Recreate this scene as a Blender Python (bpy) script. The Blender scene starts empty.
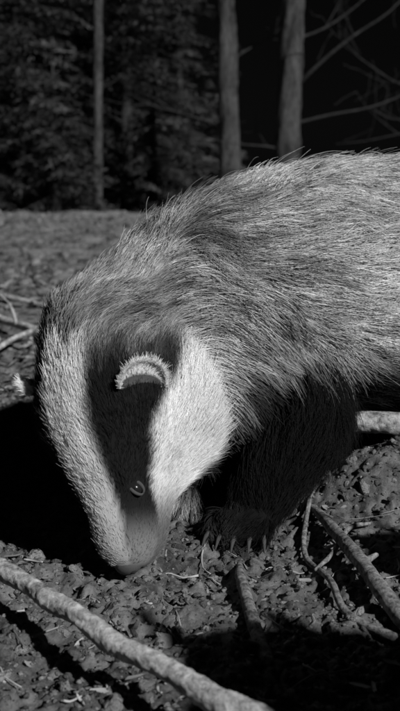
import bpy, bmesh, math, numpy as np
from mathutils import Vector, kdtree
from mathutils.bvhtree import BVHTree
rng=np.random.default_rng(7)
scene=bpy.context.scene
# ------------------------------------------------------------ helpers
TAB=np.random.default_rng(3).random((16,256,256))
def vn(x,y,s=0):
    xi=np.floor(x).astype(int); yi=np.floor(y).astype(int)
    fx=x-xi; fy=y-yi; fx=fx*fx*(3-2*fx); fy=fy*fy*(3-2*fy)
    T=TAB[s%16]; a=xi&255; b=yi&255; a1=(a+1)&255; b1=(b+1)&255
    return (T[a,b]*(1-fx)+T[a1,b]*fx)*(1-fy)+(T[a,b1]*(1-fx)+T[a1,b1]*fx)*fy
def fbm(x,y,o=4,s=0):
    v=0;a=.5;tot=0
    for i in range(o):
        v=v+a*vn(x*2**i+17.3*i,y*2**i+5.1*i,s+i); tot+=a; a*=.5
    return v/tot-.5
def sst(a,b,x):
    t=np.clip((x-a)/(b-a),0,1); return t*t*(3-2*t)
def height(x,y):
    x=np.asarray(x,float); y=np.asarray(y,float)
    h=.12*sst(3,9,y)-3*sst(14,70,y)
    h=h+.052*np.exp(-((x-.2)/.075)**2-((y-1.01)/.07)**2)+.03*np.exp(-((x-.36)/.12)**2-((y-.97)/.06)**2)
    near=1-.5*sst(1.3,2.6,y)
    rx=x+.006*fbm(x/.02,y/.02,2,3); ry=y+.006*fbm(x/.02+7,y/.02,2,5)
    h=h+near*(.026*fbm(x/.11,y/.11,3,1)+.022*np.abs(fbm(rx/.035+9,ry/.035,3,4))+.014*np.abs(fbm(rx/.012,ry/.012,2,7))+.006*fbm(x/.006,y/.006,1,11))
    h=h+.12*fbm(x/1.6,y/1.6,2,9)*sst(1.6,4,y)+.07*fbm(x/.28,y/.28,3,12)*sst(1.4,2.6,y)
    return h-.005
def new_obj(name,mesh,parent=None,mat=None,smooth=True):
    o=bpy.data.objects.new(name,mesh); scene.collection.objects.link(o)
    if parent: o.parent=parent
    if mat: mesh.materials.append(mat)
    if smooth and len(mesh.polygons):
        mesh.polygons.foreach_set('use_smooth',np.ones(len(mesh.polygons),dtype=bool))
    return o
def mesh_np(name,V,F):
    me=bpy.data.meshes.new(name); V=np.asarray(V,np.float32); F=np.asarray(F,np.int32)
    n,k=F.shape
    me.vertices.add(len(V)); me.vertices.foreach_set('co',V.ravel())
    me.loops.add(n*k); me.loops.foreach_set('vertex_index',F.ravel())
    me.polygons.add(n); me.polygons.foreach_set('loop_start',np.arange(n,dtype=np.int32)*k)
    me.update(calc_edges=True); me.validate(); return me
def setcol(me,c):
    c=np.asarray(c,np.float32)
    if c.ndim==1: c=np.stack([c,c,c,np.ones_like(c)],1)
    at=me.attributes.new('col','FLOAT_COLOR','POINT'); at.data.foreach_set('color',c.ravel())
def N(nt,t,**k):
    n=nt.nodes.new(t)
    for a,b in k.items(): setattr(n,a,b)
    return n
def mat_attr(name,rough=.8,spec=.2,bump=0,bscale=60):
    m=bpy.data.materials.new(name); m.use_nodes=True; nt=m.node_tree; p=nt.nodes['Principled BSDF']
    p.inputs['Roughness'].default_value=rough; p.inputs['Specular IOR Level'].default_value=spec
    a=N(nt,'ShaderNodeAttribute'); a.attribute_name='col'
    nt.links.new(a.outputs['Color'],p.inputs['Base Color'])
    if bump:
        tc=N(nt,'ShaderNodeTexCoord'); no=N(nt,'ShaderNodeTexNoise'); no.inputs['Scale'].default_value=bscale; no.inputs['Detail'].default_value=8
        nt.links.new(tc.outputs['Object'],no.inputs['Vector'])
        b=N(nt,'ShaderNodeBump'); b.inputs['Strength'].default_value=bump; b.inputs['Distance'].default_value=.01
        nt.links.new(no.outputs['Fac'],b.inputs['Height']); nt.links.new(b.outputs[0],p.inputs['Normal'])
    return m
def mat_noise(name,c0,c1,scale,rough=.85,bump=.5,bdist=.004,stretch=(1,1,1),spec=.2,p0=.36,p1=.66,scale2=None):
    m=bpy.data.materials.new(name); m.use_nodes=True; nt=m.node_tree; p=nt.nodes['Principled BSDF']
    p.inputs['Roughness'].default_value=rough; p.inputs['Specular IOR Level'].default_value=spec
    tc=N(nt,'ShaderNodeTexCoord'); mp=N(nt,'ShaderNodeMapping'); mp.inputs['Scale'].default_value=stretch
    nt.links.new(tc.outputs['Object'],mp.inputs[0])
    def nz(s):
        no=N(nt,'ShaderNodeTexNoise'); no.inputs['Scale'].default_value=s; no.inputs['Detail'].default_value=10; no.inputs['Roughness'].default_value=.7
        nt.links.new(mp.outputs[0],no.inputs['Vector']); return no
    no=nz(scale); fac=no.outputs['Fac']
    if scale2:
        n2=nz(scale2); mx=N(nt,'ShaderNodeMath',operation='MULTIPLY_ADD'); mx.inputs[1].default_value=.5
        h=N(nt,'ShaderNodeMath',operation='MULTIPLY'); h.inputs[1].default_value=.5; nt.links.new(n2.outputs['Fac'],h.inputs[0])
        nt.links.new(fac,mx.inputs[0]); nt.links.new(h.outputs[0],mx.inputs[2]); fac=mx.outputs[0]
    cr=N(nt,'ShaderNodeValToRGB'); cr.color_ramp.elements[0].position=p0; cr.color_ramp.elements[1].position=p1
    cr.color_ramp.elements[0].color=(c0,c0,c0,1); cr.color_ramp.elements[1].color=(c1,c1,c1,1)
    nt.links.new(fac,cr.inputs[0]); nt.links.new(cr.outputs[0],p.inputs['Base Color'])
    b=N(nt,'ShaderNodeBump'); b.inputs['Strength'].default_value=bump; b.inputs['Distance'].default_value=bdist
    nt.links.new(fac,b.inputs['Height']); nt.links.new(b.outputs[0],p.inputs['Normal'])
    return m
def crom(P,n):
    P=np.asarray(P,float); Q=np.vstack([2*P[0]-P[1],P,2*P[-1]-P[-2]]); out=[]
    for i in range(1,len(Q)-2):
        for k in range(n):
            t=k/n; a,b,c,d=Q[i-1],Q[i],Q[i+1],Q[i+2]
            out.append(.5*((2*b)+(-a+c)*t+(2*a-5*b+4*c-d)*t*t+(-a+3*b-3*c+d)*t**3))
    out.append(Q[-2]); return np.array(out)
def tube(PR,n=6,seg=20,noise=0,ns=30,round_ends=False,seed=0):
    C=crom(PR,n); P=C[:,:3]; R=np.abs(C[:,3])
    if round_ends:
        t0=(P[0]-P[1]);t0/=np.linalg.norm(t0); t1=(P[-1]-P[-2]);t1/=np.linalg.norm(t1)
        pre=[];post=[]
        for a in (80,60,40,20):
            a=math.radians(a); pre.append(np.r_[P[0]+t0*R[0]*math.sin(a),R[0]*math.cos(a)])
            post.append(np.r_[P[-1]+t1*R[-1]*math.sin(a),R[-1]*math.cos(a)])
        A=np.vstack([np.array(pre),np.c_[P,R],np.array(post[::-1])]); P=A[:,:3];R=A[:,3]
    T=np.gradient(P,axis=0); T/=np.linalg.norm(T,axis=1)[:,None]+1e-9
    u=np.cross(T[0],[0,0,1.]); 
    if np.linalg.norm(u)<.2: u=np.cross(T[0],[1.,0,0])
    V=[]; rr=np.random.default_rng(seed); ph=rr.random()*50
    th=np.linspace(0,2*np.pi,seg,endpoint=False); d=0
    for i in range(len(P)):
        u=u-T[i]*np.dot(u,T[i]); u/=np.linalg.norm(u); v=np.cross(T[i],u)
        if i: d+=np.linalg.norm(P[i]-P[i-1])
        rad=R[i]*np.ones(seg)
        if noise: rad=rad*(1+noise*2*fbm(np.cos(th)*1.5+ph+d*ns,np.sin(th)*1.5+ph*2+d*ns*.3,3,seed)+noise*1.2*fbm(np.cos(th)*5+ph+d*ns*4,np.sin(th)*5+ph*2+d*ns*3,2,seed+3))
        V.append(P[i]+np.cos(th)[:,None]*u*rad[:,None]+np.sin(th)[:,None]*v*rad[:,None])
    m=len(P); V=np.vstack(V+[P[0][None],P[-1][None]])
    F=[]
    for i in range(m-1):
        for j in range(seg):
            k=(j+1)%seg; F.append((i*seg+j,i*seg+k,(i+1)*seg+k,(i+1)*seg+j))
    a=m*seg;b=a+1
    for j in range(0,seg,2):
        F.append((a,(j+2)%seg,j+1,j)); o=(m-1)*seg; F.append((b,o+j,o+j+1,o+(j+2)%seg))
    return V,np.array(F)
def join(L):
    V=[];F=[];o=0
    for v,f in L: V.append(v);F.append(f+o);o+=len(v)
    return np.vstack(V),np.vstack(F)
def norm(v): v=np.asarray(v,float); return v/np.linalg.norm(v)

# ------------------------------------------------------------ ground
def axis(lo,hi,f0,f1,step,g=1.09):
    c=list(np.arange(f0,f1,step)); s=step; x=c[-1]
    while x<hi: s*=g; x+=s; c.append(x)
    s=step; x=c[0]; L=[]
    while x>lo: s*=g; x-=s; L.append(x)
    return np.array(L[::-1]+c)
gx=axis(-90,90,-.30,.30,.0022,1.022); gy=axis(-12,120,.50,1.15,.0024,1.014)
X,Y=np.meshgrid(gx,gy,indexing='ij'); Z=height(X,Y)
nx,ny=X.shape; V=np.stack([X,Y,Z],-1).reshape(-1,3)
I=(np.arange(nx-1)[:,None]*ny+np.arange(ny-1)[None]).ravel()
me=mesh_np('ground',V,np.stack([I,I+ny,I+ny+1,I+1],1))
gm=bpy.data.materials.new('soil'); gm.use_nodes=True; nt=gm.node_tree; p=nt.nodes['Principled BSDF']
p.inputs['Roughness'].default_value=.95; p.inputs['Specular IOR Level'].default_value=.15
tc=N(nt,'ShaderNodeTexCoord')
def no(scale,det,rg=.6):
    n=N(nt,'ShaderNodeTexNoise'); n.inputs['Scale'].default_value=scale; n.inputs['Detail'].default_value=det; n.inputs['Roughness'].default_value=rg
    nt.links.new(tc.outputs['Object'],n.inputs['Vector']); return n
n1=no(40,9,.8); n2=no(5,6,.7); n3=no(260,5,.7)
mm=N(nt,'ShaderNodeMath',operation='MULTIPLY_ADD'); mm.inputs[1].default_value=.5; nt.links.new(n2.outputs['Fac'],mm.inputs[0])
m2=N(nt,'ShaderNodeMath',operation='MULTIPLY'); m2.inputs[1].default_value=.5; nt.links.new(n1.outputs['Fac'],m2.inputs[0]); nt.links.new(m2.outputs[0],mm.inputs[2])
cr=N(nt,'ShaderNodeValToRGB'); e=cr.color_ramp.elements; e[0].position=.40; e[1].position=.60; e[0].color=(.045,)*3+(1,); e[1].color=(.25,)*3+(1,)
nt.links.new(mm.outputs[0],cr.inputs[0]); nt.links.new(cr.outputs[0],p.inputs['Base Color'])
b1=N(nt,'ShaderNodeBump'); b1.inputs['Strength'].default_value=.9; b1.inputs['Distance'].default_value=.007; nt.links.new(n1.outputs['Fac'],b1.inputs['Height'])
b2=N(nt,'ShaderNodeBump'); b2.inputs['Strength'].default_value=.8; b2.inputs['Distance'].default_value=.002; nt.links.new(n3.outputs['Fac'],b2.inputs['Height']); nt.links.new(b1.outputs[0],b2.inputs['Normal'])
nt.links.new(b2.outputs[0],p.inputs['Normal'])
new_obj('ground',me,mat=gm)

# ------------------------------------------------------------ scatter
def rotmats(n,tilt,rg=rng):
    yaw=rg.random(n)*2*np.pi; ax=rg.random(n)*2*np.pi; t=rg.normal(0,1,n)*tilt
    c,s=np.cos(yaw),np.sin(yaw); Rz=np.zeros((n,3,3)); Rz[:,0,0]=c;Rz[:,0,1]=-s;Rz[:,1,0]=s;Rz[:,1,1]=c;Rz[:,2,2]=1
    k=np.stack([np.cos(ax),np.sin(ax),0*ax],1); K=np.zeros((n,3,3)); K[:,0,2]=k[:,1];K[:,1,2]=-k[:,0];K[:,2,0]=-k[:,1];K[:,2,1]=k[:,0]
    Rt=np.eye(3)+np.sin(t)[:,None,None]*K+(1-np.cos(t))[:,None,None]*(K@K)
    return Rt@Rz
def scatter(tv,tf,pos,R,sc,jit=0):
    n=len(pos); tv=np.asarray(tv,float); S=np.asarray(sc)
    if S.ndim==1: S=np.stack([S,S,S],1)
    L=tv[None]*S[:,None,:]
    if jit: L=L*(1+rng.normal(0,jit,L.shape))
    W=np.einsum('nij,nkj->nki',R,L)+pos[:,None,:]
    F=(np.asarray(tf)[None]+np.arange(n)[:,None,None]*len(tv)).reshape(-1,len(tf[0]))
    return W.reshape(-1,3),F
def area_pts(n,near=True,y0=1.5):
    if near:
        y=.5+1.3*rng.random(n)**1.2; x=(rng.random(n)-.5)*(.5+y*.55)
    else:
        y=y0*(9.8/y0)**rng.random(n); x=(rng.random(n)-.72)*(y*.75+.3)
    return x,y
st=[-1,-.55,0,.55,1]; wd=[.05,.42,.55,.38,.03]
lv=[];
for s_,w_ in zip(st,wd): lv+=[(s_,-w_,.22*w_+.12*s_*s_),(s_,0,.12*s_*s_),(s_,w_,.3*w_+.16*s_*s_)]
lf=[]
for i in range(4):
    for j in range(2): a=i*3+j; lf.append((a,a+1,a+4,a+3))
parts=[];cols=[]
def addl(n,near,s0,s1,tilt,up,c1):
    x,y=area_pts(n,near); s=s0+(s1-s0)*rng.random(n)**2
    z=height(x,y)+s*up
    v,f=scatter(lv,lf,np.stack([x,y,z],1),rotmats(n,tilt),np.stack([s,s*(.35+.5*rng.random(n)),s*(.3+1.5*rng.random(n))],1),.22)
    parts.append((v,f)); cols.append(np.repeat(.04+c1*rng.random(n)**2,len(lv)))
addl(2400,True,.002,.009,.7,.25,.34); addl(9000,False,.006,.024,.5,.2,.22)
V,F=join(parts); me=mesh_np('leaf_litter',V,F); setcol(me,np.concatenate(cols))
new_obj('leaf_litter',me,mat=mat_attr('dead_leaf',.75,.25))
def ico(s):
    bm=bmesh.new(); bmesh.ops.create_icosphere(bm,subdivisions=s,radius=1); bm.verts.index_update()
    r=np.array([v.co[:] for v in bm.verts]),[[v.index for v in f.verts] for f in bm.faces]; bm.free(); return r
iv,fi=ico(1); iv2,fi2=ico(2)
parts=[];cols=[]
for (n,near,s0,s1,tv,tf,y0) in ((34000,True,.0007,.0036,iv,fi,0),(1100,True,.0025,.007,iv2,fi2,0),(9000,False,.003,.012,iv,fi,1.5),(5000,False,.008,.028,iv,fi,3.0)):
    x,y=area_pts(n,near,y0); s=s0+(s1-s0)*rng.random(n)**2.5; z=height(x,y)+s*.1
    v,f=scatter(tv,tf,np.stack([x,y,z],1),rotmats(n,.6),np.stack([s*(.8+.9*rng.random(n)),s*(.6+.4*rng.random(n)),s*(.45+.45*rng.random(n))],1),.24)
    parts.append((v,f)); cols.append(np.repeat(.05+.19*rng.random(n)**1.5,len(tv)))
V,F=join(parts); me=mesh_np('soil_clods',V,F); setcol(me,np.concatenate(cols))
new_obj('soil_clods',me,mat=mat_attr('clod',.95,.1,.8,400),smooth=False)
parts=[];cols=[]
for i in range(560):
    near=i<320; x,y=[q[0] for q in area_pts(1,near)]
    L=(.010+.05*rng.random()**2)*(1 if near else 2.5); a=rng.random()*6.28; r=(.0004+.0009*rng.random())*(1 if near else 2)
    k=np.linspace(-.5,.5,4); bx=x+k*L*math.cos(a)+rng.normal(0,L*.06,4); by=y+k*L*math.sin(a)+rng.normal(0,L*.06,4)
    bz=height(bx,by).max()*.5+height(bx,by)*.5+r+.001
    v,f=tube(np.stack([bx,by,bz,r*np.linspace(1,.5,4)],1),2,6); parts.append((v,f)); cols.append(np.full(len(v),.08+.30*rng.random()))
V,F=join(parts); me=mesh_np('twig_litter',V,F); setcol(me,np.concatenate(cols))
new_obj('twig_litter',me,mat=mat_attr('twig',.8,.2))

# ------------------------------------------------------------ branches on the ground
bark=mat_noise('pale_bark',.09,.66,38,.8,1.0,.004,scale2=170,p0=.40,p1=.60)
bark2=mat_noise('grey_bark',.05,.34,50,.85,1.0,.004,scale2=200,p0=.40,p1=.62)
def branch(name,pts,m,knots=(),seed=1,noise=.15):
    L=[tube(pts,26,24,noise,40,True,seed)]
    for k in knots: L.append(tube(k,8,12,.2,80,True,seed+3))
    V,F=join(L); return new_obj(name,mesh_np(name,V,F),mat=m)
branch('fallen_branch',[(-.34,.90,.008,.0065),(-.26,.84,.018,.007),(-.199,.766,.034,.0066),(-.157,.726,.037,.0076),(-.128,.696,.036,.0068),(-.111,.674,.035,.0078),(-.085,.644,.036,.0070),(-.0603,.6105,.033,.0080),(-.040,.588,.035,.0070),(-.018,.566,.035,.0072),(.0089,.536,.033,.0082),(.04,.5126,.03,.0076),(.12,.45,.012,.009),(.2,.40,.006,.009)],bark,seed=2,noise=.24)
def gpt(x,y,off,r): return (x,y,float(height(x,y))+off,r)
branch('fallen_branch',[gpt(.06,1.08,.004,.009),(.10,1.05,.058,.0105),(.15,1.035,.080,.0115),(.20,1.022,.084,.012),(.26,1.0,.080,.012),(.36,.96,.055,.012),(.5,.92,.02,.012),(.62,.9,.006,.011)],bark,seed=5)
branch('fallen_branch',[gpt(.112,.965,.002,.003),gpt(.118,.936,.008,.0045),gpt(.129,.857,.012,.0062),gpt(.139,.767,.014,.0066),gpt(.152,.698,.011,.007),gpt(.17,.62,.01,.007),gpt(.19,.53,.006,.007)],bark2,
   [[gpt(.136,.79,.012,.004),gpt(.146,.795,.018,.0028),gpt(.152,.80,.02,.002)]],seed=8)
branch('tree_root',[gpt(.12,.99,-.004,.002),gpt(.109,.945,.008,.0024),gpt(.096,.851,.007,.0026),gpt(.109,.774,.008,.0028),gpt(.116,.72,.007,.0032),gpt(.148,.676,.006,.0038),gpt(.2,.65,.002,.004)],bark2,seed=9)
branch('fallen_stick',[gpt(.036,.845,.001,.002),gpt(.0345,.80,.005,.0045),gpt(.037,.755,.007,.005),gpt(.041,.70,.007,.0052),gpt(.047,.645,.005,.0048)],bark2,seed=11)
branch('fallen_stick',[gpt(-.30,2.05,.01,.006),gpt(-.36,2.12,.03,.009),gpt(-.45,2.28,.035,.010),gpt(-.56,2.42,.03,.011),gpt(-.75,2.6,.0,.009)],bark,
  [[gpt(-.37,2.13,.03,.006),gpt(-.385,1.95,.03,.005),gpt(-.42,1.72,.01,.004)],[gpt(-.42,2.22,.03,.005),gpt(-.43,2.2,.08,.003),gpt(-.44,2.15,.10,.002)]],seed=13)
branch('fallen_stick',[gpt(-.9,3.0,.01,.008),gpt(-.6,2.75,.02,.008),gpt(-.42,2.7,.01,.006)],bark2,seed=15)
branch('fallen_stick',[gpt(.10,.80,.004,.0015),gpt(.118,.83,.010,.0022),gpt(.140,.875,.014,.0022),gpt(.165,.90,.006,.0016)],bark2,seed=17)
branch('fallen_stick',[gpt(-.33,1.55,.004,.002),gpt(-.36,1.68,.02,.003),gpt(-.42,1.86,.02,.0035),gpt(-.5,1.98,.004,.003)],bark2,seed=19)
def shade_caster(name,x,y,r,h,seed):  # unseen stumps, added out of frame to cast shade into view
    base=float(height(x,y)); L=[tube([(x,y,base-.03,r*1.5),(x,y,base+.03,r*1.2),(x,y,base+h*.5,r),(x+.01,y,base+h*.93,r*.97),(x+.012,y,base+h,r*.8)],8,40,.16,8,False,seed)]
    for k in range(5):
        a=k*1.26+seed; L.append(tube([(x+math.cos(a)*r*.7,y+math.sin(a)*r*.7,base+.06,r*.3),(x+math.cos(a)*r*1.5,y+math.sin(a)*r*1.5,base+.012,r*.22),(x+math.cos(a)*r*2.1,y+math.sin(a)*r*2.1,base-.02,r*.12)],5,12,.2,20,True,seed+k))
    for k in range(6):
        a=k*1.05+.4; rr=r*.75; L.append(tube([(x+math.cos(a)*rr,y+math.sin(a)*rr,base+h*.85,r*.22),(x+math.cos(a)*rr*1.02,y+math.sin(a)*rr*1.02,base+h*(1.0+.1*((k*7)%3)),r*.05)],4,8,.3,30,True,seed+k))
    V,F=join(L); new_obj(name,mesh_np(name,V,F),mat=bark2)
shade_caster('shade_stump',.33,.28,.10,.28,1)  # added to shade the lower right foreground
shade_caster('shade_stump',.41,.56,.055,.25,2)  # added to shade the ground along the right edge

# ------------------------------------------------------------ badger
badger=bpy.data.objects.new('badger',None); scene.collection.objects.link(badger)
H0=np.array([-.081,.8685,.188]); HN=np.array([-.0596,.788,.015])
a=norm(HN-H0)
dd=np.array([-.681,-.69,.235]); dd=norm(dd-a*np.dot(dd,a)); LL=np.cross(dd,a)
ro=math.radians(5); dd=dd*math.cos(ro)+LL*math.sin(ro); LL=np.cross(dd,a)
parts=[]
HR=[(-.045,.054,.050,.070),(-.015,.063,.058,.095),(.02,.070,.064,.112),(.05,.073,.066,.121),(.075,.068,.063,.120),(.1,.055,.055,.108),(.115,.044,.049,.088),(.130,.035,.042,.066),(.145,.030,.036,.052),(.163,.028,.031,.045),(.176,.025,.027,.039),(.187,.019,.020,.029),(.194,.012,.012,.017)]
HRi=crom(HR,3); seg=32; th=np.linspace(0,2*np.pi,seg,endpoint=False); V=[]
for t,w,hd,hv in HRi:
    cc=H0+a*t; sn=np.sin(th); V.append(cc+np.outer(np.cos(th)*w,LL)+np.outer(np.where(sn>0,hd*sn,hv*sn),dd))
m=len(HRi); V=np.vstack(V+[(H0+a*HRi[0,0])[None],(H0+a*(HRi[-1,0]+.002))[None]]); F=[]
for i in range(m-1):
    for j in range(seg):
        k=(j+1)%seg; F.append((i*seg+j,i*seg+k,(i+1)*seg+k,(i+1)*seg+j))
for j in range(0,seg,2):
    F.append((m*seg,(j+2)%seg,j+1,j)); o=(m-1)*seg; F.append((m*seg+1,o+j,o+j+1,o+(j+2)%seg))
parts.append((V,np.array(F)))
for sg in (1,-1):
    e0=math.radians(46); r_=norm(dd*math.cos(e0)+LL*sg*math.sin(e0))
    parts.append(tube([(*(H0+a*.10+r_*.040),.012),(*(H0+a*.118+r_*.0375),.0105),(*(H0+a*.136+r_*.030),.008)],4,12,round_ends=True))
trunk=[(-.078,.882,.190,.068),(-.048,.923,.203,.076),(-.015,.962,.211,.092),(.022,.998,.217,.107),(.080,1.040,.223,.121),(.152,1.085,.226,.129),(.25,1.115,.222,.132),(.35,1.13,.205,.12),(.43,1.13,.185,.08),(.465,1.13,.17,.035),(.52,1.13,.12,.018),(.55,1.13,.085,.012)]
parts.append(tube(trunk,6,36,round_ends=True))
parts.append(tube([(-.055,.885,.14,.055),(-.02,.94,.15,.075),(.03,.985,.155,.09)],5,28,round_ends=True))
def leg(P): parts.append(tube(P,6,24,round_ends=True))
legs={ 'fl':[(.065,.985,.17,.068),(.092,.955,.115,.054),(.072,.932,.065,.038),(.056,.916,.032,.027),(.046,.904,.018,.021)],
       'fr':[(-.01,1.05,.16,.065),(.02,1.06,.10,.048),(.005,1.035,.065,.034),(-.01,1.0,.034,.026),(-.016,.985,.018,.021)],
       'hl':[(.36,1.07,.18,.09),(.31,1.045,.11,.058),(.36,1.045,.06,.034),(.385,1.05,.035,.024),(.35,1.03,.018,.022),(.325,1.02,.016,.02)],
       'hr':[(.36,1.19,.18,.09),(.33,1.22,.11,.058),(.37,1.225,.06,.034),(.40,1.23,.035,.024),(.36,1.225,.018,.022),(.33,1.22,.016,.02)]}
for k,P in legs.items(): leg(P)
claws=[]
def toes(c,dirv,L=.03,cl=.015):
    dirv=norm(dirv); sd=np.cross(dirv,[0,0,1.]); c=np.array(c)
    for i,k in enumerate((-2,-1,0,1,2)):
        dv=norm(dirv+sd*k*.16); b=c+sd*k*.0086; e=b+dv*(L-.003*abs(k)); b[2]=.016; e[2]=.011; mid=(b+e)/2; mid[2]=.02
        parts.append(tube([(*b,.010),(*mid,.0095),(*e,.0075)],4,12,round_ends=True))
        q=e+dv*.003; q2=q+dv*cl*.55; q3=q+dv*cl
        claws.append(tube([(q[0],q[1],.012,.0028),(q2[0],q2[1],.010,.0021),(q3[0],q3[1],.002,.0006)],5,8,round_ends=True))
toes((.042,.899,0),(-.30,-1,0)); toes((-.02,.978,0),(-.45,-1,0)); toes((.325,1.02,0),(-1,-.2,0),.025,.012); toes((.33,1.22,0),(-1,-.1,0),.025,.012)
V,F=join(parts); me=mesh_np('tmp',V,F); tmp=new_obj('tmp',me)
r=tmp.modifiers.new('r','REMESH'); r.mode='VOXEL'; r.voxel_size=.0045
s=tmp.modifiers.new('s','SMOOTH'); s.factor=.5; s.iterations=8
dg=bpy.context.evaluated_depsgraph_get(); body=bpy.data.meshes.new_from_object(tmp.evaluated_get(dg)); body.name='body'
bpy.data.objects.remove(tmp)
BO=new_obj('body',body,parent=badger)
nv=len(body.vertices); BV=np.zeros(nv*3,np.float32); body.vertices.foreach_get('co',BV); BV=BV.reshape(-1,3)
body.calc_loop_triangles(); T=np.zeros(len(body.loop_triangles)*3,np.int32); body.loop_triangles.foreach_get('vertices',T); T=T.reshape(-1,3)
VN=np.zeros(nv*3,np.float32); body.vertices.foreach_get('normal',VN); VN=VN.reshape(-1,3)
bvh=BVHTree.FromPolygons([Vector(v) for v in BV.tolist()],T.tolist())
bones=[]
for i in range(len(trunk)-1):
    p0=np.array(trunk[i][:3]);p1=np.array(trunk[i+1][:3]); fl=norm(p1-p0)+np.array([0,0,-.35])
    ln=.024 if i<1 else .033 if i<2 else .042 if i<3 else .050 if i<8 else .07
    bones.append((p0,p1,trunk[i][3],trunk[i+1][3],norm(fl),ln,0))
bones.append((np.array([-.055,.885,.14]),np.array([.03,.985,.155]),.055,.09,norm((.5,.6,-.5)),.030,1))
hb=[(-.045,.055),(.05,.075),(.1,.06),(.152,.034),(.19,.02)]
for (t0,r0),(t1,r1) in zip(hb[:-1],hb[1:]):
    off=-dd*(.02 if t0<.1 else .006); bones.append((H0+a*t0+off,H0+a*t1+off,r0,r1,-a,{-.045:.016,.05:.0115,.1:.008,.152:.0055}[t0],2))
for k,P in legs.items():
    for i in range(len(P)-1):
        p0=np.array(P[i][:3]);p1=np.array(P[i+1][:3]); bones.append((p0,p1,P[i][3],P[i+1][3],norm(p1-p0),(.045,.038,.028,.017,.014)[i],3))
def fields(P):
    W=[];FL=0;LEN=0;TY=np.zeros((4,len(P)))
    for (p0,p1,r0,r1,fl,ln,ty) in bones:
        d=p1-p0; t=np.clip(((P-p0)@d)/(d@d),0,1); q=p0+t[:,None]*d; dist=np.linalg.norm(P-q,axis=1)-(r0+(r1-r0)*t)
        w=np.exp(-np.maximum(dist,-.02)/.012); W.append(w); FL=FL+w[:,None]*fl; LEN=LEN+w*ln; TY[ty]+=w
    S=sum(W); return FL/S[:,None],LEN/S,TY/S
def headco(P):
    q=P-H0; t=q@a; l=q@LL; d=q@dd; return t,np.degrees(np.arctan2(l,d)),np.hypot(l,d)
def tone(P,TY):
    n=fbm(P[:,0]*28+P[:,2]*9,P[:,2]*26+P[:,1]*7,3,2)
    n2=fbm(P[:,0]*70+P[:,2]*30,P[:,2]*40+P[:,1]*17,3,6)
    n3=fbm(P[:,0]*45+P[:,2]*55,P[:,2]*170-P[:,0]*110+P[:,1]*60,3,9)   # streaks that follow the coat
    wob=n*14
    dk=sst(.185,.135,P[:,2]+n*.04)
    body=.44+.5*n+.35*n2+.75*n3+.30*sst(.0,.20,P[:,0]); body=np.clip(body,.09,.92)  # last term paints the flank lighter, towards the light on the right
    body=body*(1-.30*sst(.05,-.06,P[:,0]))  # neck and shoulder painted darker, away from that light
    body=body*(1-dk)+.010*dk
    legd=np.clip(TY[3]*2.2,0,1)*sst(.22,.17,P[:,2]+n*.03); body=body*(1-legd)+.005*legd
    thr=np.clip(TY[1]*1.3,0,1)*sst(.19,.15,P[:,2]); body=body*(1-thr)+.02*thr
    t,ph,rad=headco(P); aph=np.abs(ph)+wob*.5+n2*10
    e1=np.interp(t,[.0,.12,.15,.19],[21,22,32,44]); e2=np.interp(t,[-.02,.03,.06,.09,.115,.13,.145,.19],[106,98,80,68,76,86,104,120])
    e3=np.interp(t,[-.03,.05,.12,.19],[146,160,168,178])
    k=6
    strp=sst(e1-k,e1+k,aph)*(1-sst(e2-k,e2+k,aph))
    under=sst(e3-12,e3+8,aph)
    cheek=sst(60,85,aph)
    white=(.64+.08*cheek+.30*n2+.15*n3)*(1-.38*sst(.12,.17,t)-.45*cheek*sst(.122,.148,t))
    white=white*(1-.22*cheek*sst(.05,-.01,t))
    h=white*(1-strp)+.012*strp
    muz=sst(.145,.185,t)*strp; h=h*(1-muz)+.20*muz
    h=h*(1-under)+.04*under
    tt=t-.008*strp
    hw=sst(-.022,.026,tt+.04*n+.04*n2)*(1-sst(-.012,.045,P[:,0]+.04*n+.03*n2))*sst(.17,.135,rad)
    res=body*(1-hw)+h*hw
    band=(1-hw)*(1-dk)*(1-legd)
    return res,band
FLv,LENv,TYv=fields(BV); tv,bv=tone(BV,TYv); setcol(body,np.clip(tv*(.5+.35*TYv[2]),.006,1)); body.materials.append(mat_attr('badger_skin',.9,.08))
def ear(sign,t,phi,name):
    ph=math.radians(phi)*sign; o=H0+a*t; dr=norm(dd*math.cos(ph)+LL*math.sin(ph))
    hit,nn,_,_=bvh.ray_cast(Vector(o+dr*.3),Vector(-dr)); base=np.array(hit)-dr*.002
    A=norm(np.cross(dr,a)); B=norm(-a*.80+dr*.60); C=norm(np.cross(A,B)); 
    if np.dot(C,a)<0: C=-C
    V=[];vv=[];nu,nw=22,10
    for side in (0,1):
        for i in range(nu+1):
            u=math.pi*(1.0*i/nu)
            for j in range(nw+1):
                v=j/nw
                p=base+A*(.0205*math.cos(u)*(.6+.4*v**.7))+B*(.027*(.12+.88*math.sin(u)**.7)*v)
                p=p+C*(.005*(v**2)*(.25+.75*abs(math.cos(u))) -.002) + (C*-.0065*(1-v**6) if side else 0)
                V.append(p);vv.append(v+(2 if side else 0))
    F=[];n1=(nu+1)*(nw+1)
    for s_ in (0,1):
        for i in range(nu):
            for j in range(nw):
                q=s_*n1+i*(nw+1)+j; f=(q,q+1,q+nw+2,q+nw+1); F.append(f if s_ else f[::-1])
    for i in range(nu):
        q=i*(nw+1)+nw; F.append((q,q+nw+1,q+nw+1+n1,q+n1))
    V=np.array(V);vv=np.array(vv); vm=np.where(vv>1.5,vv-2,vv); c=np.where(vm>.55,.7,.12-.05*vm); me=mesh_np(name,V,F); setcol(me,c*.8)
    new_obj(name,me,parent=badger,mat=body.materials[0]); return V,vm,np.array(F),B,C
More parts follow.
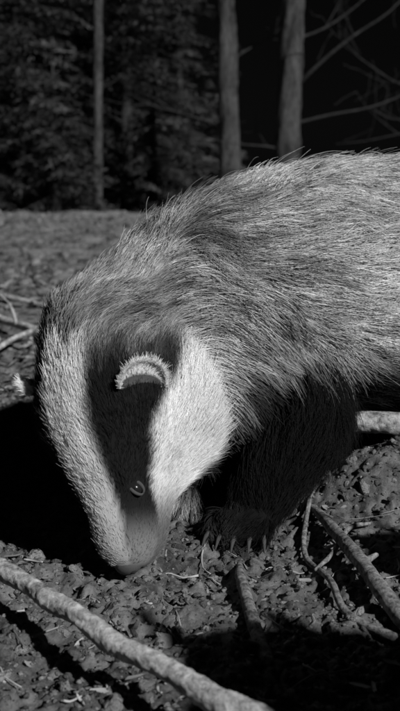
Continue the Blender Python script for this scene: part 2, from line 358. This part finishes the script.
EARS=[ear(1,.056,61,'ear_near'),ear(-1,.036,66,'ear_far')]
def sample(V,T,n,wt=None):
    A=V[T[:,1]]-V[T[:,0]];B=V[T[:,2]]-V[T[:,0]];ar=np.linalg.norm(np.cross(A,B),axis=1)
    if wt is not None: ar=ar*wt
    k=rng.choice(len(T),n,p=ar/ar.sum()); u=rng.random(n);v=rng.random(n); f=u+v>1; u[f]=1-u[f];v[f]=1-v[f]
    return k,u,v
def make_fur(name,P,Nn,D,LEN,lift,base,band,rad,npt=6,clump=None,ncl=9000,mat=None,droop=.25,jit=.10):
    n=len(P); D=D-Nn*np.sum(D*Nn,1)[:,None]; D/=np.linalg.norm(D,axis=1)[:,None]+1e-6
    D=D+rng.normal(0,1,D.shape)*(np.asarray(jit)[:,None] if np.ndim(jit) else jit); s=np.linspace(0,1,npt)
    ln=LEN*(.5+.7*rng.random(n))
    lf=lift*(.6+.8*rng.random(n))
    dirv=D*np.cos(lf)[:,None]+Nn*np.sin(lf)[:,None]
    pts=P[:,None,:]+dirv[:,None,:]*(ln[:,None]*s)[:,:,None]
    pts=pts-Nn[:,None,:]*((ln*np.sin(lf)*.6)[:,None]*s**2)[:,:,None]
    pts=pts+rng.normal(0,.10,(n,1,3))*(ln[:,None]*s**2)[:,:,None]
    pts[:,:,2]-=(ln*droop)[:,None]*s**2*.4
    if clump is not None:
        ci=rng.choice(n,min(ncl,n//6),replace=False); kd=kdtree.KDTree(len(ci))
        for j,i in enumerate(ci): kd.insert(P[i],j)
        kd.balance(); near=np.array([kd.find(p)[1] for p in P]); c=ci[near]
        k=clump*(.2+1.1*rng.random(n)); tgt=pts[c]
        pts=pts+(tgt-pts)*(k[:,None]*s**1.6)[:,:,None]
        base=base*(1+(1.0*rng.random(len(ci))[near]-.5)*(.22+.78*band))
    cd=bpy.data.hair_curves.new(name); cd.add_curves([npt]*n)
    cd.attributes['position'].data.foreach_set('vector',pts.astype(np.float32).ravel())
    ra=cd.attributes.get('radius') or cd.attributes.new('radius','FLOAT','POINT')
    rr=rad*(.7+.6*rng.random(n)); ra.data.foreach_set('value',(rr[:,None]*(1-.75*s**2)).astype(np.float32).ravel())
    bs=band*rng.random(n)**.7
    bw=np.exp(-((s-.62)/.22)**2)
    g=base[:,None]*(.85+.35*s)[None]*(1-bs[:,None]*.93*bw[None])
    g=g*(.78+.44*rng.random(n))[:,None]; g=np.clip(g,.003,.95)
    col=np.stack([g,g,g,np.ones_like(g)],-1).astype(np.float32)
    ca=cd.attributes.new('col','FLOAT_COLOR','POINT'); ca.data.foreach_set('color',col.ravel())
    cd.materials.append(mat); o=bpy.data.objects.new(name,cd); scene.collection.objects.link(o); o.parent=badger; return o
hairmat=mat_attr('badger_fur',.7,.06)
eph=math.radians(59); eo=H0+a*.131; eyes=[]
for sg in (1,-1):
    er=norm(dd*math.cos(eph)+LL*sg*math.sin(eph)); hit,nn,_,_=bvh.ray_cast(Vector(eo+er*.3),Vector(-er)); eyes.append((np.array(hit),er))
isH=TYv[2]
def layer(name,n,headw,lenk,radk,liftk,clump,ncl,jit,darker=1.,bodyonly=False):
    wt=np.where((BV[:,0]>.27),.25,1.)*((1+headw*isH**2) if not bodyonly else np.clip(1-isH*2.5,0,1)*sst(.10,.16,BV[:,2]))*np.where(BV[:,1]>1.13,.4,1.)
    k,u,v=sample(BV,T,n,wt[T].mean(1))
    tri=T[k]; w0=(1-u-v)[:,None]; P=BV[tri[:,0]]*w0+BV[tri[:,1]]*u[:,None]+BV[tri[:,2]]*v[:,None]
    Nn=VN[tri[:,0]]*w0+VN[tri[:,1]]*u[:,None]+VN[tri[:,2]]*v[:,None]; Nn/=np.linalg.norm(Nn,axis=1)[:,None]
    FL,LEN,TY=fields(P); tn,bd=tone(P,TY)
    t_,ph_,_=headco(P); hw=np.clip(TY[2]*1.3-.1,0,1)
    LEN=LEN*(1+.9*hw*sst(85,105,np.abs(ph_))*sst(.14,.09,t_))
    FL=FL+np.stack([fbm(P[:,0]*18,P[:,2]*18,3,6),fbm(P[:,0]*18+9,P[:,1]*18,3,8),fbm(P[:,2]*18,P[:,0]*18+4,3,10)],1)*1.8*(1-hw*.8)[:,None]
    K=np.ones(n,bool)
    for e_,_ in eyes: K&=np.linalg.norm(P-(e_+a*.002),axis=1)>.0056
    K&=np.linalg.norm(P-(H0+a*.195+dd*.002),axis=1)>.0105
    lift=(.40-.23*hw)*liftk
    make_fur(name,(P-Nn*.001)[K],Nn[K],FL[K],LEN[K]*lenk,lift[K],tn[K]*darker,bd[K],((.00021-.00007*hw)*radk)[K],6,(clump*(1-.65*hw))[K],ncl,hairmat,.25,(jit*(1+.4*hw))[K])
layer('underfur',220000,3.2,1,1,1,.62,12000,.10)
layer('guard_hair',12000,0,1.2,1.3,1.0,.35,3000,.13,.7,True)
EP=[];EN=[];ED=[];EB=[];EL=[]
for (V,vm,F,B,C) in EARS:
    T2=np.vstack([F[:,[0,1,2]],F[:,[0,2,3]]]); k2,u2,v2=sample(V,T2,7000); tr=T2[k2]
    p=V[tr[:,0]]*(1-u2-v2)[:,None]+V[tr[:,1]]*u2[:,None]+V[tr[:,2]]*v2[:,None]
    q=vm[tr[:,0]]*(1-u2-v2)+vm[tr[:,1]]*u2+vm[tr[:,2]]*v2
    nn=np.cross(V[tr[:,1]]-V[tr[:,0]],V[tr[:,2]]-V[tr[:,0]]); nn/=np.linalg.norm(nn,axis=1)[:,None]+1e-9
    rd=p-(V.mean(0)-B*.012); rd/=np.linalg.norm(rd,axis=1)[:,None]
    EP.append(p);EN.append(nn);ED.append(B[None]*.5+rd);EB.append(np.where(q>.50+.16*rng.random(len(q)),.78,.14-.08*q)); EL.append(.0035+.0035*q)
EP=np.vstack(EP);EN=np.vstack(EN);ED=np.vstack(ED);EB=np.concatenate(EB);EL=np.concatenate(EL)
make_fur('ear_fur',EP,EN,ED,EL,np.full(len(EP),.4),EB,EB*0,.00015,4,None,1,hairmat,0,.2)
def gl(name,c,rough,spec=.5):
    m=bpy.data.materials.new(name); m.use_nodes=True; p=m.node_tree.nodes['Principled BSDF']; nt=m.node_tree
    nz=N(nt,'ShaderNodeTexNoise'); nz.inputs['Scale'].default_value=400
    mr=N(nt,'ShaderNodeMapRange'); mr.inputs[3].default_value=c*.7; mr.inputs[4].default_value=c*1.3; nt.links.new(nz.outputs['Fac'],mr.inputs[0]); nt.links.new(mr.outputs[0],p.inputs['Base Color'])
    bp=N(nt,'ShaderNodeBump'); bp.inputs['Strength'].default_value=.4 if rough>.3 else 0; bp.inputs['Distance'].default_value=.001; nt.links.new(nz.outputs['Fac'],bp.inputs['Height']); nt.links.new(bp.outputs[0],p.inputs['Normal'])
    p.inputs['Roughness'].default_value=rough; p.inputs['Specular IOR Level'].default_value=spec; return m
em=gl('eye',.012,.22,.3); lidm=gl('eyelid',.06,.8,.1); nm=gl('nose_leather',.07,.6,.25); cm=gl('claw',.05,.6,.2)
def ball(name,c,R3,mat,seg=24):
    bm=bmesh.new(); bmesh.ops.create_uvsphere(bm,u_segments=seg,v_segments=16,radius=1); 
    for v in bm.verts:
        p=c+R3[0]*v.co.x+R3[1]*v.co.y+R3[2]*v.co.z; v.co=Vector(p)
    me=bpy.data.meshes.new(name); bm.to_mesh(me); bm.free(); return new_obj(name,me,parent=badger,mat=mat)
for i,(e_,er) in enumerate(eyes):
    c=e_-er*.0034; tg=norm(np.cross(er,a)); ax=norm(tg*.75+a*.65); ay=np.cross(er,ax)
    ball('eye_%d'%i,c,[ax*.0066,ay*.0058,er*.0060],em)
    for w_,sgn in (('upper',1),('lower',-1)):
        ring=[]
        for q in range(7):
            an=math.pi*q/6*sgn; ring.append((*(c+er*(.0022+.0020*math.sin(abs(an)))+ax*.0078*math.cos(an)+ay*.0044*math.sin(an)),.0007+.0009*math.sin(abs(an))))
        V,F=tube(ring,3,8,round_ends=True); new_obj('eyelid_%s_%d'%(w_,i),mesh_np('eyelid',V,F),parent=badger,mat=lidm)
nb=H0+a*.1895
ball('nose',nb+dd*.002,[a*.010,LL*.0125,dd*.0115],nm)
for sg in (1,-1): ball('nostril_%d'%(sg>0),nb+dd*.003+a*.0074+LL*sg*.0056,[a*.0026,LL*.003,dd*.0026],gl('nostril',.005,.9))
V,F=join(claws); new_obj('claws',mesh_np('claws',V,F),parent=badger,mat=cm)

# ------------------------------------------------------------ background trees
treebark=mat_noise('tree_bark',.012,.095,9,.9,1.0,.05,(1,1,.35),scale2=40,p0=.40,p1=.62)  # bark colour kept dark to stand in for the flash's falloff
twigm=mat_noise('dead_twig_bark',.012,.04,20,.9,.3,.01)  # limbs darkened likewise, in place of light fading with distance
def bare_tree(x,y,r,H,lean,seed,limbs):
    b=float(height(x,y)); em_=bpy.data.objects.new('bare_tree',None); scene.collection.objects.link(em_)
    V,F=tube([(x,y,b-.1,r*1.5),(x,y,b+.12,r*1.12),(x+lean*.3,y,b+1,r),(x+lean*.8,y,b+2.2,r*.93),(x+lean*1.4,y,b+4,r*.7),(x+lean*1.7,y,b+H,r*.2)],20,28,.22,3,True,seed)
    new_obj('trunk',mesh_np('trunk',V,F),parent=em_,mat=treebark); L=[]
    rg=np.random.default_rng(seed)
    def limb(p,d,L0,r0,dep):
        pts=[];q=np.array(p,float);dv=norm(d)
        for k in range(5):
            pts.append((*q,max(r0*(1-.2*k),.0018))); dv=norm(dv+rg.normal(0,.16,3)+np.array([0,0,.05])); q=q+dv*L0/4
        L.append(tube(pts,3,6 if dep else 8,round_ends=True,seed=seed))
        if dep<2:
            for k in range(1,5):
                if rg.random()<.75: limb(pts[k][:3],norm(dv+rg.normal(0,.7,3)),L0*.5,r0*.45,dep+1)
    for (z,dx,dy,dz,l,rr) in limbs: limb((x+lean*z*.35,y,b+z),(dx,dy,dz),l,rr,0)
    for k in range(9):
        z=H*(.4+.06*k); an=rg.random()*6.28; limb((x+lean*1.5,y,b+z),(math.cos(an),math.sin(an),.7),1.6,.03,0)
    V,F=join(L); new_obj('limbs',mesh_np('limbs',V,F),parent=em_,mat=twigm)
bare_tree(.255,8.2,.080,6.5,-.09,21,[(.75,-1,-.2,.55,.9,.010),(1.25,.9,.1,.5,.5,.009)])
bare_tree(.70,8.0,.096,7.5,.05,22,[(1.0,1,-.1,.9,1.3,.016),(.75,1,0,.08,1.3,.012),(1.4,1,.1,.35,1.2,.010),(.55,-.9,-.2,.4,.7,.008)])
bare_tree(-.93,9.0,.040,5.5,.05,23,[(.7,-.9,-.2,.4,.6,.007),(1.1,.9,-.2,.4,.5,.007)])
bare_tree(2.3,8.8,.09,7,-.05,24,[(1.0,-1,-.1,.35,1.2,.012),(.7,-1,.1,.1,1.1,.010)])
fol=mat_attr('fir_needles',.8,.1)
def fir(x,y,H,R,seed,dens=1.0):
    rg=np.random.default_rng(seed); b=float(height(x,y)); em_=bpy.data.objects.new('fir_tree',None); scene.collection.objects.link(em_)
    L=[tube([(x,y,b-.1,.07),(x,y,b+H*.5,.04),(x,y,b+H,.008)],6,10,.1,4,True,seed)]
    pos=[];R3=[];sc=[];col=[]
    z=.12
    while z<H-.1:
        nb_=rg.integers(5,8); Lr=R*(1-z/H)**.8*(1 if z>.3 else .8); low=z<2.3
        for k in range(nb_):
            an=rg.random()*6.28; l=Lr*(.65+.5*rg.random()); rise=.15-.5*rg.random(); 
            q=np.array([x,y,b+z+rg.normal(0,.04)]); d0=np.array([math.cos(an),math.sin(an),rise]); pts=[]
            for j in range(5):
                f=j/4; pts.append(q+d0*l*f+np.array([0,0,-.22*l*f*f*(1-.6*f)]))
            L.append(tube([(*p_,.010*(1-.85*j/4)+.001) for j,p_ in enumerate(pts)],2,5,seed=seed))
            pa=np.array(pts); m_=int((300 if low else 90)*l*dens)+6
            f=rg.random(m_)**.7; ip=np.stack([np.interp(f*4,range(5),pa[:,c_]) for c_ in range(3)],1)
            sd=np.array([-math.sin(an),math.cos(an),0]); off=rg.normal(0,1,m_)*(.05+.17*l*(1-f*.75))
            ip=ip+sd*off[:,None]*.75+np.array([math.cos(an),math.sin(an),0])*np.abs(off)[:,None]*.45; ip[:,2]-=np.abs(off)*.35+rg.random(m_)*.03
            pos.append(ip)
            dv=np.array([math.cos(an),math.sin(an),-.3])[None]*.6+sd[None]*np.sign(off)[:,None]*.8+rg.normal(0,.35,(m_,3)); dv/=np.linalg.norm(dv,axis=1)[:,None]
            up=rg.normal(0,.5,(m_,3))+np.array([0,0,1]); sdv=np.cross(dv,up); sdv/=np.linalg.norm(sdv,axis=1)[:,None]; upv=np.cross(sdv,dv)
            R3.append(np.stack([dv,sdv,upv],2)); s_=.020+.035*rg.random(m_); sc.append(np.stack([s_,(.0035+.0035*rg.random(m_))*(1 if low else 2),s_],1))
            col.append((.012+.06*rg.random(m_)*(.3+.7*f)+.045*(rg.random()>.75))*.95)  # needle colour kept low, painting in the weak light this far back
        z+=.11+.05*rg.random()
    pos=np.vstack(pos);R3=np.vstack(R3);sc=np.vstack(sc);col=np.concatenate(col)
    tv=[(-1,-.25,0),(-.3,-1,0),(.5,-.7,-.06),(1,0,-.12),(.5,.7,-.06),(-.3,1,0)]; tf=[(0,1,4,5),(1,2,3,4)]
    v,f=scatter(tv,tf,pos,R3,sc); me=mesh_np('needles',v,f); setcol(me,np.repeat(col,6)); new_obj('needles',me,parent=em_,mat=fol,smooth=False)
    V,F=join(L); new_obj('trunk_and_limbs',mesh_np('trunk',V,F),parent=em_,mat=twigm)
fir(-1.75,9.6,5.0,1.15,31); fir(-.75,10.2,4.6,1.15,32); fir(-1.25,11.2,6,1.4,33); fir(-2.6,9.0,4.2,1.1,34); fir(-.25,11.5,4.0,.9,35); fir(-2.3,11.6,6.5,1.5,36)
fir(-1.3,8.9,1.3,.65,37,1.3); fir(-.45,9.6,1.1,.5,38,1.3)
# ------------------------------------------------------------ world, sun, camera
AZ=38; EL_=33
w=bpy.data.worlds.new('World'); scene.world=w; w.use_nodes=True; nt=w.node_tree; bg=nt.nodes['Background']
sky=nt.nodes.new('ShaderNodeTexSky'); sky.sky_type='NISHITA'; sky.sun_disc=False; sky.sun_elevation=math.radians(EL_); sky.sun_rotation=math.radians(180-AZ)
bw=nt.nodes.new('ShaderNodeRGBToBW'); nt.links.new(sky.outputs[0],bw.inputs[0]); nt.links.new(bw.outputs[0],bg.inputs['Color']); bg.inputs['Strength'].default_value=.0005
sl=bpy.data.lights.new('flash_sun','SUN'); sl.energy=5; sl.angle=math.radians(1.2); so=bpy.data.objects.new('flash_sun',sl); scene.collection.objects.link(so)  # distant lamp standing in for the infrared flash beside the camera
A_=math.radians(AZ); so.rotation_euler=Vector((-math.sin(A_),math.cos(A_),-math.tan(math.radians(EL_)))).to_track_quat('-Z','Y').to_euler(); so.location=(2,-2,3)
cd=bpy.data.cameras.new('camera'); cam=bpy.data.objects.new('camera',cd); scene.collection.objects.link(cam); scene.camera=cam
cam.location=(0,0,.33); cam.rotation_euler=(math.radians(80.4),0,0)
cd.sensor_fit='VERTICAL'; cd.sensor_height=24; cd.lens=24*975/711; cd.clip_start=.02; cd.clip_end=400
cd.dof.use_dof=True; cd.dof.focus_distance=.88; cd.dof.aperture_fstop=7
scene.view_settings.view_transform='Standard'; scene.view_settings.look='None'; scene.view_settings.exposure=0
